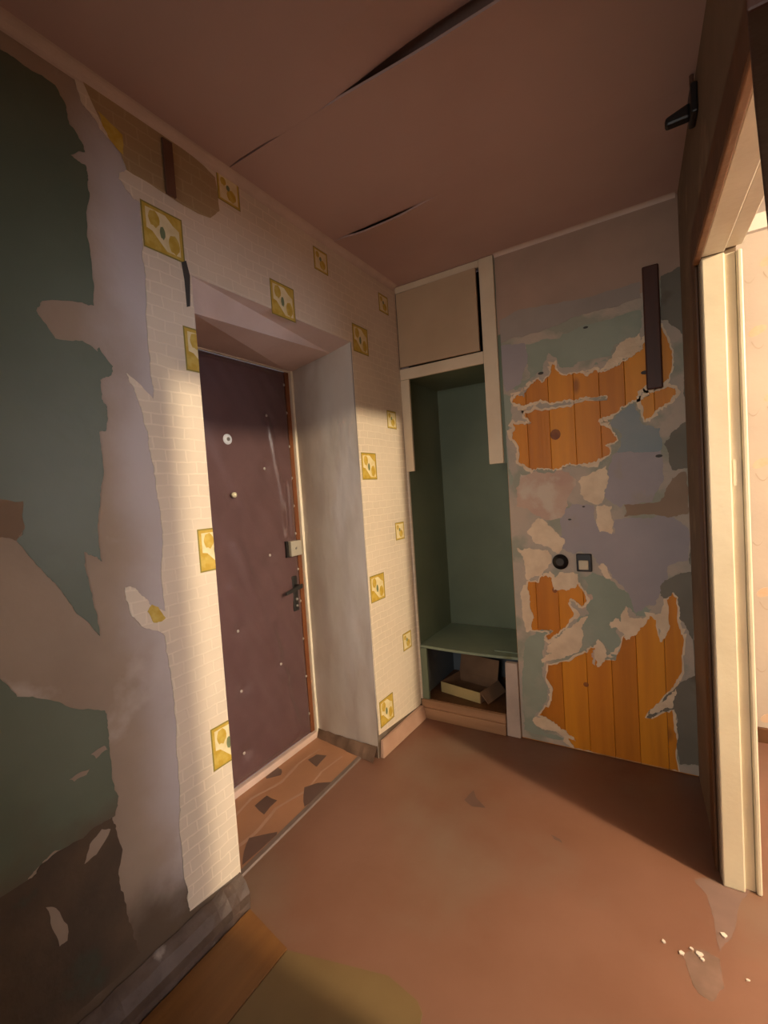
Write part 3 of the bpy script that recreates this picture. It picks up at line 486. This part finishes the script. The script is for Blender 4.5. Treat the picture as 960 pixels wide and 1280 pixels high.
# ---------------------------------------------------------------- entrance door
d1 = empty('door_1', (T, 1.5, 0), 'entrance door padded with brown leatherette, dark handle and grey lock', 'door')
bm = bmesh.new(); ny, nz_ = 110, 250; y0, y1, z0, z1 = 1.02, 1.868, .04, 2.018; g = []
tacks = [(1.415, .455), (1.40, .165), (1.42, .74), (1.70, 1.77), (1.66, 1.50), (1.15, .3), (1.15, 1.0), (1.15, 1.7), (1.66, 1.06), (1.66, .5)]
def relief(y, z):
    d = .010
    d += .005 * noise.noise(Vector((y * 3, z * 2.2, 1)))
    a = y * .85 + z * .5; d += .0035 * noise.noise(Vector((a * 16, (y - z) * 1.6, 5)))
    d += .0025 * math.sin((y + z * .42) * 34) * sm((1.3 - z) / .6) * sm((1.62 - y) / .2)
    # folds running down from the upper tack to the lock side
    for (ax, az, bx, bz, wv) in ((1.70, 1.77, 1.77, 1.28, .014), (1.775, 1.26, 1.80, 1.10, .012), (1.45, 1.15, 1.62, .60, .03), (1.40, .95, 1.70, .42, .03), (1.815, 1.42, 1.82, 1.14, .010), (1.78, 1.42, 1.775, 1.14, .009), (1.62, .72, 1.75, .10, .025)):
        t = max(0, min(1, ((y - ax) * (bx - ax) + (z - az) * (bz - az)) / ((bx - ax) ** 2 + (bz - az) ** 2)))
        e = math.hypot(y - ax - t * (bx - ax), z - az - t * (bz - az)); d += .0045 * math.exp(-(e / wv) ** 2)
    for ty, tz in tacks:
        e = math.hypot(y - ty, z - tz); d -= .006 * math.exp(-(e / .035) ** 2)
    edge = min(y - y0, y1 - y, z - z0, z1 - z); d = .004 + (d - .004) * 1.9; d *= sm(edge / .03)
    return d
for i in range(ny + 1):
    y = y0 + (y1 - y0) * i / ny; g.append([bm.verts.new((T + .004 + relief(y, z0 + (z1 - z0) * k / nz_), y, z0 + (z1 - z0) * k / nz_)) for k in range(nz_ + 1)])
for i in range(ny):
    for k in range(nz_): bm.faces.new((g[i][k], g[i+1][k], g[i+1][k+1], g[i][k+1]))
fin(bm, 'leatherette_panel', M['leather'], d1, smooth=True)
box('door_leaf', (T - .04, 1.01, .036), (T + .003, 1.872, 2.02), M['doorwood'], d1)
box('leaf_edge_strip', (T + .003, 1.862, .036), (T + .010, 1.892, 2.02), M['doorwood'], d1, .001)
for ty, tz in tacks + [(1.852, z) for z in (.15, .36, .57, .78, .955, 1.15, 1.30, 1.45, 1.62, 1.80, 1.95)]:
    bm = bmesh.new(); bmesh.ops.create_uvsphere(bm, u_segments=10, v_segments=6, radius=.0075); bmesh.ops.scale(bm, vec=(.5, 1, 1), verts=bm.verts)
    bmesh.ops.translate(bm, vec=(T + .005 + relief(ty, tz), ty, tz), verts=bm.verts); fin(bm, 'tack', M['tack'], d1, smooth=True)
pe = cyl('peephole', (T + .022, 1.437, 1.632), (1, 0, 0), .024, .014, M['peep'], d1, 28, .003); tag(pe, 'pale round peephole ring')
cyl('peephole_lens', (T + .030, 1.437, 1.632), (1, 0, 0), .009, .003, M['steel'], pe, 20)
kn = cyl('knob', (T + .028, 1.445, 1.375), (1, 0, 0), .012, .022, M['brass'], d1, 20, .004); tag(kn, 'small shiny brass knob')
bm = bmesh.new(); addbox(bm, (T + .004, 1.775, 1.035), (T + .048, 1.858, 1.115)); lk = tag(fin(bm, 'lock_box', M['lockface'], d1, .003), 'square grey rim lock')
box('lock_side', (T + .004, 1.757, 1.032), (T + .030, 1.7745, 1.117), M['dark'], lk)
cyl('lock_screw', (T + .049, 1.812, 1.075), (1, 0, 0), .006, .003, M['steel'], lk, 12)
hp = box('handle_plate', (T + .004, 1.792, .735), (T + .022, 1.832, .925), M['handle'], d1, .006); tag(hp, 'long dark handle plate')
cyl('handle_spindle', (T + .040, 1.812, .872), (1, 0, 0), .010, .045, M['handle'], hp, 16)
hexa('lever', [(T + .052, 1.70, .845), (T + .064, 1.70, .845), (T + .066, 1.825, .860), (T + .052, 1.825, .860), (T + .052, 1.70, .862), (T + .064, 1.70, .862), (T + .066, 1.825, .884), (T + .052, 1.825, .884)], M['handle'], hp, .004)
cyl('keyhole_cylinder', (T + .026, 1.812, .80), (1, 0, 0), .009, .012, M['steel'], hp, 16, .002)
cyl('keyhole_cylinder', (T + .026, 1.812, .765), (1, 0, 0), .008, .010, M['steel'], hp, 16, .002)
df = empty('trim_4', (T, 1.45, 0), None, None); df['kind'] = 'structure'
box('frame_post', (T + .0, 1.893, .0), (T + .028, 1.927, 2.055), M['frame'], df, .004)
box('frame_head', (T + .0, OY0 + .001, 2.021), (T + .026, 1.893, 2.052), M['frame'], df, .004)
box('door_sill', (T + .0, OY0 + .001, .0), (T + .03, 1.893, .034), M['sill'], df, .005)

# vinyl in the recess with its printed diamonds and the metal rail in front
vi = sheet('floor_vinyl', [[(T + .03, OY0 + .002), (-1.352, OY0 + .002), (-1.36, 1.40), (-1.376, 1.868), (T + .03, 1.91)]], 'F', 0, .003, M['vinyl'], floor)
for d_ in DATA['DIAMONDS']:
    pts = [Vector(p) for p in d_]
    sheet('vinyl_diamond', [[(max(min(p.x, -1.372), T + .034), max(p.y, OY0 + .004)) for p in ragged(pts, .004, rnd, 1)]], 'F', .003, .0006, M['vinyldark'], floor)
for x0 in (-1.47, -1.62):
    sheet('vinyl_scroll', [ragged([(x0, 1.02), (x0 + .02, 1.2), (x0 - .01, 1.35), (x0 + .03, 1.5), (x0, 1.65), (x0 + .015, 1.8), (x0 + .005, 1.8), (x0 - .01, 1.65), (x0 + .015, 1.5), (x0 - .025, 1.35), (x0 + .005, 1.2), (x0 - .012, 1.02)], .004, rnd, 2)], 'F', .003, .0004, M['skirt'], floor)
tag(hexa('floor_rail', [(-1.362, OY0 + .003, .0), (-1.335, OY0 + .003, .0), (-1.362, 1.866, .0), (-1.388, 1.866, .0), (-1.360, OY0 + .003, .006), (-1.340, OY0 + .003, .006), (-1.366, 1.866, .006), (-1.385, 1.866, .006)], M['rail'], floor), 'dull metal strip at the edge of the vinyl')
bm = bmesh.new(); rnd = random.Random(9); n = 16; ro = []
for i in range(n + 1):
    x = T + .03 + (W - T - .03) * i / n; y = OY1 + .045 * (W - x) / .45 - .008; h = .028 + .018 * (i / n) ** 2 + rnd.uniform(-.0025, .0025); dd = .02 + .03 * i / n + rnd.uniform(-.002, .003)
    ro.append([bm.verts.new(p) for p in ((x, y - dd, .0035), (x, y - dd * .7, h * .6), (x, y - .002, h + .02), (x, y - .002, .0035))])
for i in range(n):
    for k in range(3): bm.faces.new((ro[i][k], ro[i+1][k], ro[i+1][k+1], ro[i][k+1]))
o = fin(bm, 'baseboard_recess', M['grime']); o['kind'] = 'structure'

# skirtings of the left wall
hexa('baseboard_left', [(W + .0035, 1.872, 0), (W + .026, 1.875, 0), (W + .040, 2.33, 0), (W + .0035, 2.33, 0), (W + .0035, 1.885, .085), (W + .018, 1.888, .085), (W + .028, 2.33, .075), (W + .0035, 2.33, .075)], M['skirt'], None, .003)['kind'] = 'structure'
bm = bmesh.new(); rnd = random.Random(5); n = 60; ro = []
for i in range(n + 1):
    y = -1.29 + (OY0 + 1.285) * i / n; e = rnd.uniform(-.004, .004); q = sm((i - n + 5) / 5) * .02
    ro.append([bm.verts.new(p) for p in ((W + .0035, y, 0), (W + .066 + e, y - q, 0), (W + .064 + e, y - q, .022 + e), (W + .045 + e, y, .030 + e), (W + .030, y, .062 + e), (W + .012, y, .078 + e * 1.4), (W + .0035, y, .084 + e))])
for i in range(n):
    for k in range(6): bm.faces.new((ro[i][k], ro[i+1][k], ro[i+1][k+1], ro[i][k+1]))
bm.faces.new(ro[0]); bm.faces.new(ro[n][::-1])
o = fin(bm, 'baseboard_left', M['skirtold']); o['kind'] = 'structure'

# ---------------------------------------------------------------- built-in cupboard
cb = empty('built_in_cupboard', (-.98, 2.58, 0), 'green painted built-in niche with a low shelf and a closed hatch above', 'cupboard')
cb_parts = [
 ('side_panel', (-1.285, 2.36, .43), (-1.266, 2.85, 2.0), 'niche'), ('side_panel', (-.689, 2.378, .43), (-.67, 2.85, 2.0), 'niche'),
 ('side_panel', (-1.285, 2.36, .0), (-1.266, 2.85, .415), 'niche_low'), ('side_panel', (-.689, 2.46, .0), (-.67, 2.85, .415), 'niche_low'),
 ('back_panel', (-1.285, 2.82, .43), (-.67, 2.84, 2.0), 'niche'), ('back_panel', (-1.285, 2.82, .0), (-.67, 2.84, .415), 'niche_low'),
 ('top_panel', (-1.266, 2.356, 1.985), (-.689, 2.82, 2.0), 'niche'),
 ('bottom_panel', (-1.266, 2.362, .085), (-.689, 2.82, .108), 'casing'),
]
for nme, a, b, m_ in cb_parts: box(nme, a, b, M[m_], cb)
bm = bmesh.new(); n = 14; pts = [(-1.266, 2.815)] + [(-1.266 + .577 * i / n, 2.352 - .016 * math.sin(math.pi * i / n)) for i in range(n + 1)] + [(-.689, 2.815)]
addprism(bm, pts, .416, .430); fin(bm, 'shelf', M['shelf'], cb)
box('shelf_flap', (-.83, 2.40, .431), (-.70, 2.56, .436), M['shelf'], cb)
box('corner_strip', (-1.27, 2.345, .11), (-1.222, 2.362, .415), M['niche'], cb, .002)
hexa('front_post', [(-.765, 2.338, 0), (-.692, 2.338, 0), (-.692, 2.37, 0), (-.765, 2.37, 0), (-.755, 2.338, .40), (-.692, 2.338, .40), (-.692, 2.37, .40), (-.755, 2.37, .40)], M['postpaint'], cb, .003)
box('plinth', (-1.278, 2.328, .0), (-.768, 2.361, .062), M['plinth'], cb, .004)
box('plinth', (-1.270, 2.336, .063), (-.768, 2.361, .108), M['plinth'], cb, .004)
box('casing_board', (-1.276, 2.338, 1.45), (-1.222, 2.355, 1.972), M['cream'], cb, .003)
box('wall_strip', (-1.276, 2.340, .11), (-1.262, 2.356, 1.45), M['wallpaper'], cb, .002)
box('casing_board', (-.778, 2.335, 1.45), (-.703, 2.3525, 2.498), M['cream'], cb, .003)
box('casing_board', (-1.276, 2.338, 1.973), (-.779, 2.3545, 2.035), M['cream'], cb, .003)
box('casing_board', (-1.276, 2.338, 2.462), (-.779, 2.3545, 2.498), M['cream'], cb, .003)
box('post_back', (-.703, 2.3526, 1.45), (-.688, 2.372, 2.498), M['niche'], cb)
hd = hexa('hatch_door', [(-1.272, 2.338, 2.047), (-.795, 2.330, 2.040), (-.795, 2.346, 2.040), (-1.272, 2.354, 2.047), (-1.272, 2.338, 2.46), (-.795, 2.330, 2.462), (-.795, 2.346, 2.462), (-1.272, 2.354, 2.46)], M['hatch'], cb, .002)
tag(hd, 'square beige hatch door with a dark gap at its right')
for a, b in (((-1.285, 2.47, 2.0), (-.67, 2.50, 2.5)), ((-.70, 2.373, 2.0), (-.69, 2.47, 2.5)), ((-1.285, 2.36, 2.0), (-.70, 2.47, 2.012))):
    box('loft_panel', a, b, M['dark'], cb)  # near-black colour stands in for the shade inside the loft

# cardboard box in the lower compartment
cx = empty('cardboard_box', (-1.08, 2.55, .108), 'open brown cardboard box under the green shelf', 'box')
ang = math.radians(-12); o0 = Vector((-1.20, 2.475, .109)); ux = Vector((math.cos(ang), math.sin(ang), 0)); uy = Vector((-math.sin(ang), math.cos(ang), 0)) 
def cpan(name, a, b, c, d, m_):
    th = (b - a).cross(d - a).normalized() * .004; P_ = [a, b, c, d]
    bm = bmesh.new(); lo = [bm.verts.new(p) for p in P_]; hi = [bm.verts.new(p + th) for p in P_]
    bm.faces.new(lo[::-1]); bm.faces.new(hi)
    for i in range(4): bm.faces.new((lo[i], lo[(i+1)%4], hi[(i+1)%4], hi[i]))
    return fin(bm, name, m_, cx)
lx, ly, hh = .27, .20, .062; Z_ = Vector((0, 0, 1))
A_, B_, C_, D_ = o0, o0 + ux * lx, o0 + ux * lx + uy * ly, o0 + uy * ly
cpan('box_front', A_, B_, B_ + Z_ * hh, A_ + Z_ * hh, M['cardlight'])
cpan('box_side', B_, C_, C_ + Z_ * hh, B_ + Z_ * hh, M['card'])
cpan('box_side', D_, A_, A_ + Z_ * hh, D_ + Z_ * hh, M['card'])
cpan('box_back', C_, D_, D_ + Z_ * hh, C_ + Z_ * hh, M['card'])
cpan('box_bottom', A_ + Z_*.002, D_ + Z_*.002, C_ + Z_*.002, B_ + Z_*.002, M['card'])
cpan('box_flap', D_ + Z_ * hh, C_ + Z_ * hh, C_ + Z_ * (hh + .11) + uy * .03, D_ + Z_ * (hh + .11) + uy * .03, M['card'])
cpan('box_flap', B_ + Z_ * hh, B_ + Z_ * (hh - .055) + ux * .05, C_ + Z_ * (hh - .055) + ux * .05, C_ + Z_ * hh, M['card'])

# ---------------------------------------------------------------- doorway frame
d2 = empty('door_2', (.16, 1.76, 0), None, None); d2['kind'] = 'structure'
def rpr(name, y0, y1, a0, a1, z0, z1, m_, bev=.003):
    return prism(name, [(rw(y0) + a0, y0), (rw(y0) + a1, y0), (rw(y1) + a1, y1), (rw(y1) + a0, y1)], z0, z1, m_, d2, bev)
rpr('jamb_board', 1.742, 1.779, .002, .060, 0, DZ, M['jamb'], .004)
rpr('jamb_board', 1.760, 1.779, .061, .088, 0, DZ, M['jamb'], .002)
rpr('jamb_bead', 1.748, 1.779, .089, .103, 0, DZ, M['jamb'], .004)
rpr('jamb_board', DY0 - .02, DY0, .002, .097, 0, DZ, M['jamb'])
rpr('head_board', DY0 + .001, 1.741, .002, .060, DZ, DZ + .019, M['jamb'])
rpr('head_board', DY0 + .001, 1.741, .061, .103, DZ + .008, DZ + .0195, M['jamb'])
rpr('head_casing', DY0 - .02, 1.80, -.016, -.001, DZ + .012, DZ + .105, M['casing'])
rpr('head_edge_bead', DY0, 1.779, -.016, .0015, DZ - .006, DZ + .011, M['casingedge'])
rpr('side_casing', 1.801, 1.89, -.010, -.001, 0, DZ + .105, M['casing'])
hi_ = rpr('hinge_leaf', 1.7565, 1.7598, .066, .082, 1.29, 1.37, M['jamb'], .0)

# unidentified dark object, built as a shelf on the near piece of the right wall, only its lower corner is in view
cs = empty('dark_corner_object', (.13, .5, 1.636), 'unidentified dark brown object jutting into the top right corner beside the doorway', 'shelf')
prism('shelf_bottom', [(.055, .398), (.0727, .502), (.1258, .797), (.156, .838), (rw(.398) - .001, .398)], 1.636, 1.656, M['darkwood'], cs, .002)
prism('shelf_front', [(.055, .398), (.0727, .502), (.1258, .797), (.145, .797), (.0927, .502), (.075, .398)], 1.657, 1.86, M['darkwood'], cs, .002)

# ---------------------------------------------------------------- small things
sw = empty('light_switch', (-.343, D - .004, .942), 'small square black light switch with a cream rocker on the torn wall', 'switch')
box('switch_plate', (-.377, D - .020, .900), (-.309, D - .0035, .985), M['dark'], sw, .004)
box('rocker', (-.366, D - .027, .910), (-.323, D - .0205, .955), M['creamplastic'], sw, .003)
so = empty('cable_outlet', (-.451, D - .004, .944), 'round black outlet cap left of the light switch', 'outlet')
cyl('outlet_cap', (-.451, D - .012, .944), (0, -1, 0), .037, .018, M['dark'], so, 32, .005)
cyl('outlet_core', (-.451, D - .0225, .944), (0, -1, 0), .018, .004, M['slit'], so, 24)
o = box('wall_board', (-.056, D - .022, 1.71), (.006, D - .0035, 2.235), M['darkwood'], None, .006)
tag(o, 'dark brown vertical board nailed high on the torn back wall', 'board')
bm = bmesh.new(); addbox(bm, (W + .0035, .915, 2.300), (W + .012, .948, 2.468)); o = fin(bm, 'wooden_strip', M['brownstrip'], None, .002)
tag(o, 'short brown strip under the cornice above the entrance recess', 'strip')
# junction bracket at the top of the right wall
y_ = 1.72; cbx = empty('cable_bracket', (rw(y_), y_, 2.40), 'black cable bracket sticking out of the right wall near the ceiling', 'bracket')
prism('bracket_base', [(rw(1.66) - .018, 1.66), (rw(1.66) - .0005, 1.66), (rw(1.74) - .0005, 1.74), (rw(1.74) - .018, 1.74)], 2.37, 2.455, M['dark'], cbx, .005)
hexa('bracket_arm', [(.035, 1.70, 2.385), (.100, 1.70, 2.385), (.100, 1.73, 2.385), (.035, 1.73, 2.385), (.035, 1.70, 2.41), (.100, 1.70, 2.43), (.100, 1.73, 2.43), (.035, 1.73, 2.41)], M['dark'], cbx, .008)
cyl('cable_stub', (.105, 1.70, 2.468), (0, 0, 1), .006, .06, M['brownstrip'], cbx, 10)

# boards lying on the floor at the near left
o = prism('loose_board', [(W + .072, .955), (-1.005, .915), (-1.009, -1.25), (W + .072, -1.25)], .001, .007, M['boardorange'], None, .001)
tag(o, 'orange-brown floorboard lying along the left skirting', 'board')
o = prism('hardboard_sheet', [(-1.002, .912), (-.70, .992), (-.60, .975), (-.575, .955), (-.56, .90), (-.56, -1.25), (-1.006, -1.25)], .001, .006, M['boardolive'], None, .001)
tag(o, 'olive-brown hardboard sheet on the floor at the lower edge of the photo', 'board')
# worn spots of the floor and flakes of paint by the doorway
rnd = random.Random(21)
sheet('worn_patch', [ragged(DATA['WORN'], .004, rnd, 3)], 'F', 0, .0006, M['worn'], floor)
sheet('dust_patch', [ragged(DATA['DUST'], .005, rnd, 3)], 'F', 0, .0004, M['dust'], floor)
for mk in DATA['MARKS']: sheet('floor_mark', [ragged(mk, .002, rnd, 2)], 'F', 0, .0005, M['vinyldark'], floor)
for i, (x, y) in enumerate(DATA['CHIPFLOOR']):
    r = rnd.uniform(.004, .009); k = rnd.randint(5, 7); ph = rnd.random() * 6
    bm = bmesh.new(); addprism(bm, [(x + r * rnd.uniform(.6, 1.2) * math.cos(ph + j * 6.2832 / k), y + r * rnd.uniform(.5, 1.1) * math.sin(ph + j * 6.2832 / k)) for j in range(k)], .0008, .004)
    o = fin(bm, 'paint_flake', M['flake'])
    if y > 1.6: tag(o, 'white flake of paint at the foot of the cream doorway jamb', 'flake', 'paint flakes at the jamb foot')
    elif i == 9: tag(o, 'single pale paint crumb at the right edge of the photo, right of the worn patch', 'flake')
    elif i == 10: tag(o, 'pale paint crumb lying alone on the floor left of the glossy worn patch', 'flake')
    elif i == 11: tag(o, 'pale paint crumb between the jamb foot and the worn patch', 'flake')
    else: tag(o, 'pale paint crumb at the upper edge of the worn glossy patch', 'flake', 'paint crumbs at the worn patch edge')
